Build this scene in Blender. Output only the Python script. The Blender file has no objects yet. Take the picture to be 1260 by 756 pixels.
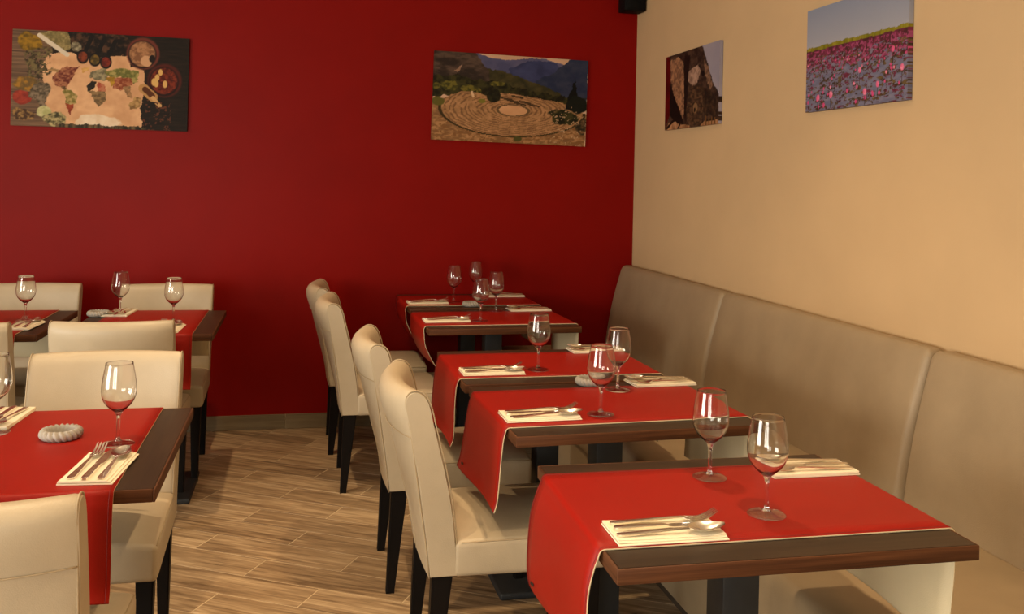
import bpy, bmesh, math, random
import numpy as np
from mathutils import Vector, Matrix

scene = bpy.context.scene
COL = scene.collection
R = math.radians
random.seed(5)

# ------------------------------------------------------------------ camera
FPX, YAW, ROLL, PPY = 1148.9, 0.2215, 0.0220, 223.5      # focal length and principal row for a 1260x756 frame
cam_d = bpy.data.cameras.new('camera')
cam = bpy.data.objects.new('camera', cam_d)
COL.objects.link(cam)
cam_d.sensor_fit = 'HORIZONTAL'
cam_d.sensor_width = 36.0
cam_d.lens = FPX / 1260.0 * 36.0
cam_d.shift_y = -(378.0 - PPY) / 1260.0
cam_d.clip_start = 0.05
_r = Vector((math.cos(YAW), -math.sin(YAW), 0)); _f = Vector((math.sin(YAW), math.cos(YAW), 0)); _u = Vector((0, 0, 1))
_R = _r * math.cos(ROLL) + _u * math.sin(ROLL)
_U = -_r * math.sin(ROLL) + _u * math.cos(ROLL)
M = Matrix((_R, _U, -_f)).transposed().to_4x4()
M.translation = Vector((-1.9652, -5.3622, 1.4071))
cam.matrix_world = M
scene.camera = cam

# ------------------------------------------------------------------ world, lights, exposure
scene.view_settings.view_transform = 'Standard'
scene.view_settings.look = 'None'
scene.view_settings.gamma = 1.0
scene.view_settings.use_curve_mapping = False
scene.view_settings.exposure = 0.45
world = bpy.data.worlds.new('World'); scene.world = world
world.use_nodes = True
world.node_tree.nodes['Background'].inputs[0].default_value = (0.80, 0.88, 1.0, 1)
world.node_tree.nodes['Background'].inputs[1].default_value = 1.0

# room extents
X0, Y0, ZC = -6.4, -7.6, 2.95
# windows: two in the front wall behind the camera, one in the left wall  (centre, size)
WIN_FRONT = [(-4.75, 1.25, 1.10, 1.70), (-3.45, 1.25, 1.10, 1.70)]      # x, z, w, h at y = Y0
WIN_LEFT = [(-4.5, 1.25, 2.2, 1.70)]                                    # y, z, w, h at x = X0

def area(name, loc, rot, sx, sy, power, col):
    l = bpy.data.lights.new(name, 'AREA'); l.shape = 'RECTANGLE'; l.size = sx; l.size_y = sy
    l.energy = power; l.color = col
    o = bpy.data.objects.new(name, l); COL.objects.link(o); o.location = loc; o.rotation_euler = rot
    return o
DAY = (1.0, 0.92, 0.78)
for i, (x, z, w, h) in enumerate(WIN_FRONT):
    area('window_daylight', (x, Y0 - 0.02, z), (R(90), 0, 0), w, h, 58, DAY)
for i, (y, z, w, h) in enumerate(WIN_LEFT):
    area('window_daylight', (X0 - 0.02, y, z), (R(90), 0, R(-90)), w, h, 165, DAY)
# small warm halogen downlights in the ceiling
for (x, y, pw) in [(-2.4, -1.4, 22), (-1.15, -2.6, 20), (-2.6, -3.4, 20), (-1.15, -4.3, 20), (-0.95, -1.0, 3)]:
    l = bpy.data.lights.new('ceiling_downlight', 'SPOT'); l.energy = pw * 4; l.color = (1.0, 0.72, 0.42)
    l.spot_size = R(95); l.spot_blend = 0.9; l.shadow_soft_size = 0.03
    o = bpy.data.objects.new('ceiling_downlight', l); COL.objects.link(o); o.location = (x, y, ZC - 0.02)

# ------------------------------------------------------------------ materials
def srgb(r, g, b):
    f = lambda c: ((c / 255 + 0.055) / 1.055) ** 2.4 if c > 10.31 else c / 255 / 12.92
    return (f(r), f(g), f(b), 1)

class NT:
    def __init__(s, name):
        s.m = bpy.data.materials.new(name); s.m.use_nodes = True
        s.t = s.m.node_tree; s.b = s.t.nodes['Principled BSDF']; s.out = s.t.nodes['Material Output']
    def n(s, typ, **kw):
        nd = s.t.nodes.new(typ)
        for k, v in kw.items(): setattr(nd, k, v)
        return nd
    def l(s, a, b): s.t.links.new(a, b)
    def coords(s, scale=(1, 1, 1), kind='Object', rnd=0.0):
        tc = s.n('ShaderNodeTexCoord'); mp = s.n('ShaderNodeMapping'); mp.inputs['Scale'].default_value = scale
        src = tc.outputs[kind]
        if rnd:
            oi = s.n('ShaderNodeObjectInfo'); mul = s.n('ShaderNodeMath', operation='MULTIPLY'); mul.inputs[1].default_value = rnd
            s.l(oi.outputs['Random'], mul.inputs[0])
            cb = s.n('ShaderNodeCombineXYZ')
            for k in range(3): s.l(mul.outputs[0], cb.inputs[k])
            ad = s.n('ShaderNodeVectorMath', operation='ADD'); s.l(src, ad.inputs[0]); s.l(cb.outputs[0], ad.inputs[1]); src = ad.outputs[0]
        s.l(src, mp.inputs['Vector'])
        return mp.outputs[0]
    def noise(s, vec, scale, detail=4, rough=0.55, dist=0.0):
        nd = s.n('ShaderNodeTexNoise'); nd.inputs['Scale'].default_value = scale
        nd.inputs['Detail'].default_value = detail; nd.inputs['Roughness'].default_value = rough; nd.inputs['Distortion'].default_value = dist
        s.l(vec, nd.inputs['Vector']); return nd.outputs['Fac']
    def ramp(s, fac, stops):
        nd = s.n('ShaderNodeValToRGB'); cr = nd.color_ramp
        while len(cr.elements) < len(stops): cr.elements.new(0.5)
        for e, (p, c) in zip(cr.elements, stops): e.position = p; e.color = c
        s.l(fac, nd.inputs[0]); return nd.outputs[0]
    def bump(s, h, strength, dist):
        nd = s.n('ShaderNodeBump'); nd.inputs['Strength'].default_value = strength; nd.inputs['Distance'].default_value = dist
        s.l(h, nd.inputs['Height']); s.l(nd.outputs[0], s.b.inputs['Normal'])
    def set(s, **kw):
        for k, v in kw.items():
            s.b.inputs[k.replace('_', ' ')].default_value = v
        return s

def sc(c, k): return (c[0] * k, c[1] * k, c[2] * k, 1)
def painted(name, c, rough, var=0.06, bs=260, bd=0.0006, spec=0.35):
    t = NT(name); v = t.coords()
    t.l(t.ramp(t.noise(v, 3.0, 3), [(0.3, sc(c, 1 - var)), (0.7, sc(c, 1 + var))]), t.b.inputs['Base Color'])
    t.bump(t.noise(v, bs, 3), 0.25, bd); t.set(Roughness=rough); t.b.inputs['Specular IOR Level'].default_value = spec
    return t.m
def leather(name, c, rough, bs=420, var=0.07, spec=0.4):
    t = NT(name); v = t.coords()
    t.l(t.ramp(t.noise(v, 7.0, 4), [(0.3, sc(c, 1 - var)), (0.7, sc(c, 1 + var))]), t.b.inputs['Base Color'])
    vo = t.n('ShaderNodeTexVoronoi'); vo.inputs['Scale'].default_value = bs; t.l(v, vo.inputs['Vector'])
    big = t.noise(v, 14, 3)
    ad = t.n('ShaderNodeMath', operation='ADD'); t.l(vo.outputs['Distance'], ad.inputs[0]); t.l(big, ad.inputs[1])
    t.bump(ad.outputs[0], 0.22, 0.0012); t.set(Roughness=rough); t.b.inputs['Specular IOR Level'].default_value = spec
    return t.m
def plain(name, c, rough, metal=0.0, spec=0.5):
    t = NT(name); v = t.coords()
    t.l(t.ramp(t.noise(v, 40, 2), [(0.3, sc(c, 0.93)), (0.7, sc(c, 1.07))]), t.b.inputs['Base Color'])
    t.set(Roughness=rough, Metallic=metal); t.b.inputs['Specular IOR Level'].default_value = spec
    return t.m
def wood(name, dark, mid, light, along, rough, rnd=0.0, bump=0.0006, spec=0.4, fine=1.0, s_a=1.1, f_a=3.0, f_x=95.0, mixf=0.42):
    """grain that runs along one local axis"""
    t = NT(name)
    s1 = [14.0 * fine] * 3; s1[along] = s_a
    s2 = [f_x * fine] * 3; s2[along] = f_a
    v1 = t.coords(tuple(s1), rnd=rnd); v2 = t.coords(tuple(s2), rnd=rnd)
    a = t.noise(v1, 1.0, 5, 0.6, 0.9); b = t.noise(v2, 1.0, 3, 0.6, 0.3)
    mx = t.n('ShaderNodeMix'); mx.data_type = 'FLOAT'; mx.inputs[0].default_value = mixf
    t.l(a, mx.inputs[2]); t.l(b, mx.inputs[3])
    fac = mx.outputs[0]
    if rnd:
        oi = t.n('ShaderNodeObjectInfo'); ma = t.n('ShaderNodeMath', operation='MULTIPLY_ADD'); ma.inputs[1].default_value = 0.10; ma.inputs[2].default_value = -0.05
        t.l(oi.outputs['Random'], ma.inputs[0]); ad = t.n('ShaderNodeMath', operation='ADD'); t.l(fac, ad.inputs[0]); t.l(ma.outputs[0], ad.inputs[1]); fac = ad.outputs[0]
    t.l(t.ramp(fac, [(0.34, dark), (0.5, mid), (0.66, light)]), t.b.inputs['Base Color'])
    t.bump(fac, 0.3, bump); t.set(Roughness=rough); t.b.inputs['Specular IOR Level'].default_value = spec
    return t.m

MAT = {}
MAT['red_wall'] = painted('red_wall_paint', (0.205, 0.0042, 0.0026), 0.42, 0.05, spec=0.075)
MAT['tan_wall'] = painted('tan_wall_paint', (0.555, 0.385, 0.208), 0.75, 0.03, spec=0.15)
MAT['white_wall'] = painted('warm_white_paint', (0.50, 0.43, 0.33), 0.7, 0.03)
MAT['ceiling'] = painted('white_ceiling_paint', (0.68, 0.62, 0.52), 0.8, 0.02)
MAT['cream'] = leather('cream_leatherette', (0.455, 0.378, 0.262), 0.42)
MAT['cream_seam'] = plain('cream_piping', (0.40, 0.31, 0.19), 0.5)
MAT['taupe'] = leather('taupe_leatherette', (0.315, 0.236, 0.142), 0.46, 380)
MAT['taupe_dark'] = plain('bench_plinth_brown', (0.05, 0.035, 0.022), 0.6)
MAT['runner'] = leather('red_runner_leatherette', (0.275, 0.0075, 0.0030), 0.45, 600, 0.04, 0.2)
MAT['runner_back'] = leather('cream_runner_backing', (0.66, 0.56, 0.36), 0.6, 500, 0.04)
MAT['stitch'] = plain('dark_red_stitching', (0.16, 0.006, 0.004), 0.7)
MAT['black_tag'] = plain('black_tag', (0.01, 0.009, 0.008), 0.6)
MAT['top'] = wood('dark_brown_laminate', (0.020, 0.011, 0.006, 1), (0.032, 0.018, 0.010, 1), (0.046, 0.026, 0.014, 1), 0, 0.42, bump=0.0002, spec=0.25)
MAT['edge_x'] = wood('walnut_edging_x', (0.035, 0.012, 0.005, 1), (0.085, 0.031, 0.012, 1), (0.14, 0.055, 0.022, 1), 0, 0.5, spec=0.2, fine=1.6)
MAT['edge_y'] = wood('walnut_edging_y', (0.035, 0.012, 0.005, 1), (0.085, 0.031, 0.012, 1), (0.14, 0.055, 0.022, 1), 1, 0.5, spec=0.2, fine=1.6)
MAT['black_wood'] = plain('black_stained_wood', (0.0055, 0.0040, 0.0034), 0.5, spec=0.15)
MAT['steel'] = plain('black_powder_coated_steel', (0.024, 0.026, 0.028), 0.5, spec=0.3)
MAT['chrome'] = plain('polished_stainless_steel', (0.88, 0.83, 0.74), 0.24, 1.0)
MAT['napkin'] = painted('cream_paper_napkin', (0.80, 0.725, 0.555), 0.8, 0.03, 900, 0.0003, 0.2)
MAT['stone'] = painted('grey_stone', (0.34, 0.31, 0.27), 0.75, 0.25, 300, 0.0015, 0.3)
MAT['tile'] = wood('wood_look_porcelain', (0.130, 0.082, 0.044, 1), (0.32, 0.218, 0.122, 1), (0.55, 0.405, 0.245, 1), 0, 0.42, rnd=60.0, bump=0.0006, fine=1.6, spec=0.3, s_a=2.0, f_a=5.0, f_x=48.0, mixf=0.5)
MAT['base_tile'] = wood('wood_look_baseboard_tile', (0.120, 0.085, 0.042, 1), (0.175, 0.125, 0.063, 1), (0.23, 0.17, 0.09, 1), 0, 0.45, rnd=60.0, bump=0.0004)
MAT['grout'] = painted('beige_grout', (0.56, 0.43, 0.27), 0.85, 0.08, 500)
MAT['black_plastic'] = plain('black_speaker_plastic', (0.004, 0.004, 0.004), 0.6, spec=0.1)
MAT['window_white'] = plain('white_window_frame', (0.7, 0.68, 0.62), 0.4)

def glass_mat():
    t = NT('clear_wine_glass')
    g = t.n('ShaderNodeBsdfGlass'); g.inputs['IOR'].default_value = 1.48; g.inputs['Roughness'].default_value = 0.0
    g.inputs['Color'].default_value = (0.985, 0.985, 0.98, 1)
    t.l(g.outputs[0], t.out.inputs['Surface'])
    return t.m
MAT['glass'] = glass_mat()
def thin_glass_mat():
    t = NT('clear_thin_glass'); tr = t.n('ShaderNodeBsdfTransparent'); gl = t.n('ShaderNodeBsdfGlossy'); gl.inputs['Roughness'].default_value = 0.02
    tr.inputs['Color'].default_value = (0.95, 0.95, 0.94, 1)
    lw = t.n('ShaderNodeLayerWeight'); lw.inputs['Blend'].default_value = 0.5
    pw = t.n('ShaderNodeMath', operation='POWER'); pw.inputs[1].default_value = 4.0; t.l(lw.outputs['Facing'], pw.inputs[0])
    fr = t.n('ShaderNodeMath', operation='MULTIPLY_ADD'); fr.inputs[1].default_value = 0.92; fr.inputs[2].default_value = 0.08; t.l(pw.outputs[0], fr.inputs[0]); mx = t.n('ShaderNodeMixShader')
    t.l(fr.outputs[0], mx.inputs[0]); t.l(tr.outputs[0], mx.inputs[1]); t.l(gl.outputs[0], mx.inputs[2]); t.l(mx.outputs[0], t.out.inputs['Surface'])
    return t.m
MAT['thin_glass'] = thin_glass_mat()
def print_mat():
    t = NT('canvas_print'); a = t.n('ShaderNodeAttribute'); a.attribute_name = 'Col'
    t.l(a.outputs['Color'], t.b.inputs['Base Color']); t.set(Roughness=0.5); t.b.inputs['Specular IOR Level'].default_value = 0.12
    v = t.coords(); t.bump(t.noise(v, 900, 2), 0.2, 0.0004)
    return t.m
MAT['print'] = print_mat()

# ------------------------------------------------------------------ helpers
def tag(o, label=None, cat=None, group=None, kind=None):
    if label: o['label'] = label
    if cat: o['category'] = cat
    if group: o['group'] = group
    if kind: o['kind'] = kind
    return o
def link(name, me, mat=None, parent=None, loc=None, rotz=None):
    o = bpy.data.objects.new(name, me); COL.objects.link(o)
    if mat is not None and me is not None and not me.materials:
        for m in (mat if isinstance(mat, (list, tuple)) else [mat]): me.materials.append(MAT[m])
    if parent is not None: o.parent = parent
    if loc is not None: o.location = loc
    if rotz is not None: o.rotation_euler = (0, 0, rotz)
    return o
def empty(name, loc, rotz=0.0):
    o = bpy.data.objects.new(name, None); COL.objects.link(o); o.location = loc; o.rotation_euler = (0, 0, rotz)
    o.empty_display_size = 0.1
    return o
def copy_tree(o, parent=None):
    c = o.copy(); COL.objects.link(c)
    if parent is not None: c.parent = parent
    for ch in list(o.children): copy_tree(ch, c)
    return c
def from_bm(name, bm, smooth=True):
    bmesh.ops.recalc_face_normals(bm, faces=bm.faces)
    me = bpy.data.meshes.new(name); bm.to_mesh(me); bm.free()
    if smooth:
        for p in me.polygons: p.use_smooth = True
    return me
def sharp(me, ang=35):
    me.set_sharp_from_angle(angle=R(ang)); return me
def box_me(name, c, s, bev=0.0, seg=2):
    bm = bmesh.new(); bmesh.ops.create_cube(bm, size=1.0)
    for v in bm.verts: v.co = Vector((v.co.x * s[0] + c[0], v.co.y * s[1] + c[1], v.co.z * s[2] + c[2]))
    if bev: bmesh.ops.bevel(bm, geom=list(bm.edges), offset=bev, segments=seg, affect='EDGES', profile=0.5)
    return sharp(from_bm(name, bm))
def box(name, c, s, mat, parent=None, bev=0.0, seg=2):
    return link(name, box_me(name, c, s, bev, seg), mat, parent)
def rbox_me(name, c, s, r, n=(6, 6, 6), fn=None):
    """rounded box with a grid on every face, then an optional deformation"""
    h = [d / 2 for d in s]
    def coords(k):
        hh = h[k]; rr = min(r, hh)
        a = [-hh, -hh + rr * .10, -hh + rr * .3, -hh + rr * .6]; m = [(-hh + rr) + (2 * hh - 2 * rr) * i / n[k] for i in range(n[k] + 1)]
        return a + m + [-x for x in reversed(a)]
    L = [coords(k) for k in range(3)]
    bm = bmesh.new(); vd = {}
    def vert(q):
        key = tuple(round(x, 6) for x in q)
        if key in vd: return vd[key]
        cl = [max(-(h[k] - min(r, h[k])), min(h[k] - min(r, h[k]), q[k])) for k in range(3)]
        d = Vector([q[k] - cl[k] for k in range(3)])
        p = Vector(cl) + (d.normalized() * r if d.length > 1e-9 else Vector())
        p = p + Vector(c)
        if fn: p = Vector(fn(p.x, p.y, p.z))
        vd[key] = bm.verts.new(p); return vd[key]
    for ax in range(3):
        u, w = [k for k in range(3) if k != ax]
        for sg in (-1, 1):
            for i in range(len(L[u]) - 1):
                for j in range(len(L[w]) - 1):
                    qs = []
                    for (a, b) in ((i, j), (i + 1, j), (i + 1, j + 1), (i, j + 1)):
                        q = [0, 0, 0]; q[ax] = sg * h[ax]; q[u] = L[u][a]; q[w] = L[w][b]; qs.append(vert(q))
                    if len(set(qs)) == 4:
                        try: bm.faces.new(qs)
                        except ValueError: pass
    return from_bm(name, bm)
def tube_me(name, pts, r, n=6, closed=False):
    bm = bmesh.new(); rings = []
    P = [Vector(p) for p in pts]; N = len(P)
    up = Vector((0.13, 0.21, 0.97)).normalized()
    for i, p in enumerate(P):
        a = P[i - 1] if (i > 0 or closed) else P[i]; b = P[(i + 1) % N] if (i < N - 1 or closed) else P[i]
        t = (b - a).normalized(); x = t.cross(up)
        if x.length < 1e-4: x = t.cross(Vector((1, 0, 0)))
        x.normalize(); y = t.cross(x)
        rings.append([bm.verts.new(p + (x * math.cos(2 * math.pi * k / n) + y * math.sin(2 * math.pi * k / n)) * r) for k in range(n)])
    for i in range(N if closed else N - 1):
        A, B = rings[i], rings[(i + 1) % N]
        for k in range(n): bm.faces.new((A[k], A[(k + 1) % n], B[(k + 1) % n], B[k]))
    if not closed:
        bm.faces.new(rings[0]); bm.faces.new(rings[-1])
    return from_bm(name, bm)
def lathe_me(name, prof, n=32):
    bm = bmesh.new(); rings = []
    for (r, z) in prof:
        if r < 1e-6: rings.append([bm.verts.new((0, 0, z))])
        else: rings.append([bm.verts.new((r * math.cos(2 * math.pi * k / n), r * math.sin(2 * math.pi * k / n), z)) for k in range(n)])
    for A, B in zip(rings[:-1], rings[1:]):
        for k in range(n):
            k2 = (k + 1) % n
            if len(A) == 1 and len(B) > 1: bm.faces.new((A[0], B[k2], B[k]))
            elif len(B) == 1 and len(A) > 1: bm.faces.new((A[k], A[k2], B[0]))
            elif len(A) > 1: bm.faces.new((A[k], A[k2], B[k2], B[k]))
    return from_bm(name, bm)
def catmull(P, k=6):
    P = [Vector(p) for p in P]; out = []
    for i in range(len(P) - 1):
        a = P[max(i - 1, 0)]; b = P[i]; c = P[i + 1]; d = P[min(i + 2, len(P) - 1)]
        for j in range(k):
            t = j / k
            out.append(0.5 * ((2 * b) + (c - a) * t + (2 * a - 5 * b + 4 * c - d) * t * t + (3 * b - a - 3 * c + d) * t ** 3))
    out.append(P[-1]); return out

# ------------------------------------------------------------------ the room
def struct(o): o['kind'] = 'structure'; return o
fl = struct(box('floor', ((X0) / 2, Y0 / 2, -0.0508), (-X0 + 0.2, -Y0 + 0.2, 0.1), 'grout'))
struct(box('ceiling', (X0 / 2, Y0 / 2, ZC + 0.05), (-X0 + 0.2, -Y0 + 0.2, 0.1), 'ceiling'))
struct(box('wall_back', (X0 / 2, 0.05, ZC / 2 - 0.02), (-X0, 0.1, ZC + 0.04), 'red_wall'))
struct(box('wall_right', (0.05, Y0 / 2 + 0.05, ZC / 2 - 0.02), (0.1, -Y0 + 0.1, ZC + 0.04), 'tan_wall'))

def wall_with_windows(name, axis, plane, lo, hi, wins, outward):
    """a wall built of piers, sills and lintels around its window openings (axis 0: runs in x, axis 1: runs in y)"""
    bm = bmesh.new()
    def add(a0, a1, z0, z1):
        if a1 - a0 < 1e-4 or z1 - z0 < 1e-4: return
        g = bmesh.ops.create_cube(bm, size=1.0)['verts']
        for v in g:
            a = (a0 + a1) / 2 + v.co.x * (a1 - a0); t = plane + outward * 0.06 + v.co.y * 0.12; z = (z0 + z1) / 2 + v.co.z * (z1 - z0)
            v.co = Vector((a, t, z)) if axis == 0 else Vector((t, a, z))
    cur = lo
    for (c, z, w, h) in sorted(wins):
        add(cur, c - w / 2, -0.04, ZC); add(c - w / 2, c + w / 2, -0.04, z - h / 2); add(c - w / 2, c + w / 2, z + h / 2, ZC); cur = c + w / 2
    add(cur, hi, -0.04, ZC)
    return struct(link(name, sharp(from_bm(name, bm)), 'white_wall'))
wall_with_windows('wall_front', 0, Y0, X0, 0.0, WIN_FRONT, -1)
wall_with_windows('wall_left', 1, X0, Y0, 0.0, WIN_LEFT, -1)
def window(n, axis, plane, c, z, w, h):
    root = empty('window_%d' % n, (c, plane, z) if axis == 0 else (plane, c, z), 0 if axis == 0 else R(90)); root['kind'] = 'structure'
    for (cx, cz, sx, sz) in [(-w / 2 + .03, 0, .06, h), (w / 2 - .03, 0, .06, h), (0, -h / 2 + .03, w - .12, .06), (0, h / 2 - .03, w - .12, .06), (0, 0, .05, h - .12)]:
        box('window_frame', (cx, 0.02, cz), (sx, .05, sz), 'window_white', root, .004)
for i, (x, z, w, h) in enumerate(WIN_FRONT): window(i + 1, 0, Y0 + 0.01, x, z, w, h)
for i, (y, z, w, h) in enumerate(WIN_LEFT): window(i + 3, 1, X0 + 0.03, y, z, w, h)

# floor tiles: 60 x 15 cm wood-look planks, running bond, laid 30 degrees off the red wall
TL, TW, GAP, TH_T = 0.608, 0.1485, 0.004, 0.0045
TA = R(-30); TU = Vector((math.cos(TA), math.sin(TA))); TV = Vector((-math.sin(TA), math.cos(TA)))
def clip(poly, lim):
    for (ax, val, keep_less) in lim:
        out = []
        for i in range(len(poly)):
            a, b = poly[i], poly[(i + 1) % len(poly)]
            ia = (a[ax] <= val) if keep_less else (a[ax] >= val); ib = (b[ax] <= val) if keep_less else (b[ax] >= val)
            if ia: out.append(a)
            if ia != ib:
                t = (val - a[ax]) / (b[ax] - a[ax]); out.append((a[0] + t * (b[0] - a[0]), a[1] + t * (b[1] - a[1])))
        poly = out
        if len(poly) < 3: return []
    return poly
LIM = [(0, -0.005, True), (1, -0.012, True), (0, X0 + 0.005, False), (1, Y0 + 0.005, False)]
def add_prism(bm, poly, z0, z1, ins=0.0008):
    c = (sum(p[0] for p in poly) / len(poly), sum(p[1] for p in poly) / len(poly))
    lo = [bm.verts.new((p[0], p[1], z0)) for p in poly]; mi = [bm.verts.new((p[0], p[1], z1 - ins)) for p in poly]
    hi = []
    for p in poly:
        d = Vector((c[0] - p[0], c[1] - p[1])); d = d.normalized() * ins * 1.4; hi.append(bm.verts.new((p[0] + d.x, p[1] + d.y, z1)))
    n = len(poly)
    for A, B in ((lo, mi), (mi, hi)):
        for k in range(n): bm.faces.new((A[k], A[(k + 1) % n], B[(k + 1) % n], B[k]))
    bm.faces.new(hi)
hl, hw = TL / 2 - GAP / 2, TW / 2 - GAP / 2
_bm = bmesh.new(); add_prism(_bm, [(-hl, -hw), (hl, -hw), (hl, hw), (-hl, hw)], -TH_T, 0.0)
tile_me = sharp(from_bm('floor_tile', _bm)); tile_me.materials.append(MAT['tile'])
rest = bmesh.new()
for r in range(-40, 60):
    v = -1.80 - TW * r
    u_off = -0.87 if r % 2 == 0 else -0.57
    for k in range(-16, 18):
        uc = u_off + TL * (k + 0.5)
        ctr = TU * uc + TV * v
        loc4 = [(-hl, -hw), (hl, -hw), (hl, hw), (-hl, hw)]
        w4 = [tuple(ctr + TU * a + TV * b) for a, b in loc4]
        cp = clip(w4, LIM)
        if len(cp) < 3: continue
        full = all(abs(cp[i][0] - w4[i][0]) < 1e-6 for i in range(4)) if len(cp) == 4 else False
        if -3.75 < ctr.x < 0.4 and ctr.y > -3.3:
            if full:
                o = link('floor_tile', tile_me, None, fl)
            else:
                b2 = bmesh.new()
                lp = [((Vector(p) - ctr).dot(TU), (Vector(p) - ctr).dot(TV)) for p in cp]
                add_prism(b2, lp, -TH_T, 0.0); o = link('floor_tile', sharp(from_bm('floor_tile_cut', b2)), 'tile', fl)
            o.location = (ctr.x, ctr.y, 0); o.rotation_euler = (0, 0, TA)
        else:
            add_prism(rest, cp, -TH_T, 0.0)
o = link('floor_tiling', sharp(from_bm('floor_tiling', rest)), 'tile', fl); o['kind'] = 'stuff'

# baseboard of the same tiles along the red wall
bb = struct(box('baseboard_back', (X0 / 2, -0.004, 0.0405), (-X0 - 0.02, 0.008, 0.079), 'grout'))
BL = 0.608
bt_me = box_me('baseboard_tile', (0, 0, 0), (BL - 0.003, 0.009, 0.080), 0.001, 1); bt_me.materials.append(MAT['base_tile'])
x = -2.026 + BL * 3.5
while x > X0 + BL / 2:
    if x < -0.33: 
        o = link('baseboard_tile', bt_me, None, bb); o.location = (x, -0.0095, 0.0415)
    x -= BL

# ------------------------------------------------------------------ banquette along the tan wall
def bench(y0, y1, label):
    L = y1 - y0; yc = (y0 + y1) / 2
    root = empty('banquette', (-0.4, yc, 0))
    tag(root, label, 'bench', 'banquette units along the tan wall')
    def shape(x, y, z):                       # x in -0.5..0.5 across the thickness, z from the seat up
        t = 0.5 - x                           # 0 at the wall, 1 at the front
        k = max(0.0, min(1.0, (z - 0.40) / 0.52))
        th = 0.172 * (1 - k) + 0.066 * k + 0.016 * math.sin(math.pi * k)
        return (-0.008 - t * th + 0.4, y, z)
    # rounded in real proportions: build with a thickness of 0.10 and stretch
    def fn(x, y, z): return shape(x / 0.10, y, z)
    back = link('backrest', rbox_me('backrest', (0, 0, 0.655), (0.10, L - 0.006, 0.53), 0.030, (3, 14, 12), fn), 'taupe', root)
    def sfn(x, y, z):
        bul = 0.012 * max(0.0, 1 - (2 * y / L) ** 4) * (1 if z > 0.42 else 0)
        return (x, y, z + bul)
    link('seat_cushion', rbox_me('seat_cushion', (-0.085, 0, 0.37), (0.66, L - 0.004, 0.15), 0.03, (6, 10, 2), sfn), 'taupe', root)
    box('front_panel', (-0.055, 0, 0.192), (0.66, L - 0.006, 0.205), 'taupe', root, 0.012)
    box('plinth', (-0.02, 0, 0.046), (0.60, L - 0.02, 0.088), 'taupe_dark', root, 0.004)
    return root
bench(-1.40, -0.012, 'taupe leatherette banquette unit in the corner against the red wall')
bench(-2.85, -1.40, 'middle taupe leatherette banquette unit beside the second and third tables')
bench(-4.30, -2.85, 'taupe leatherette banquette unit at the right edge beside the nearest table')

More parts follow.
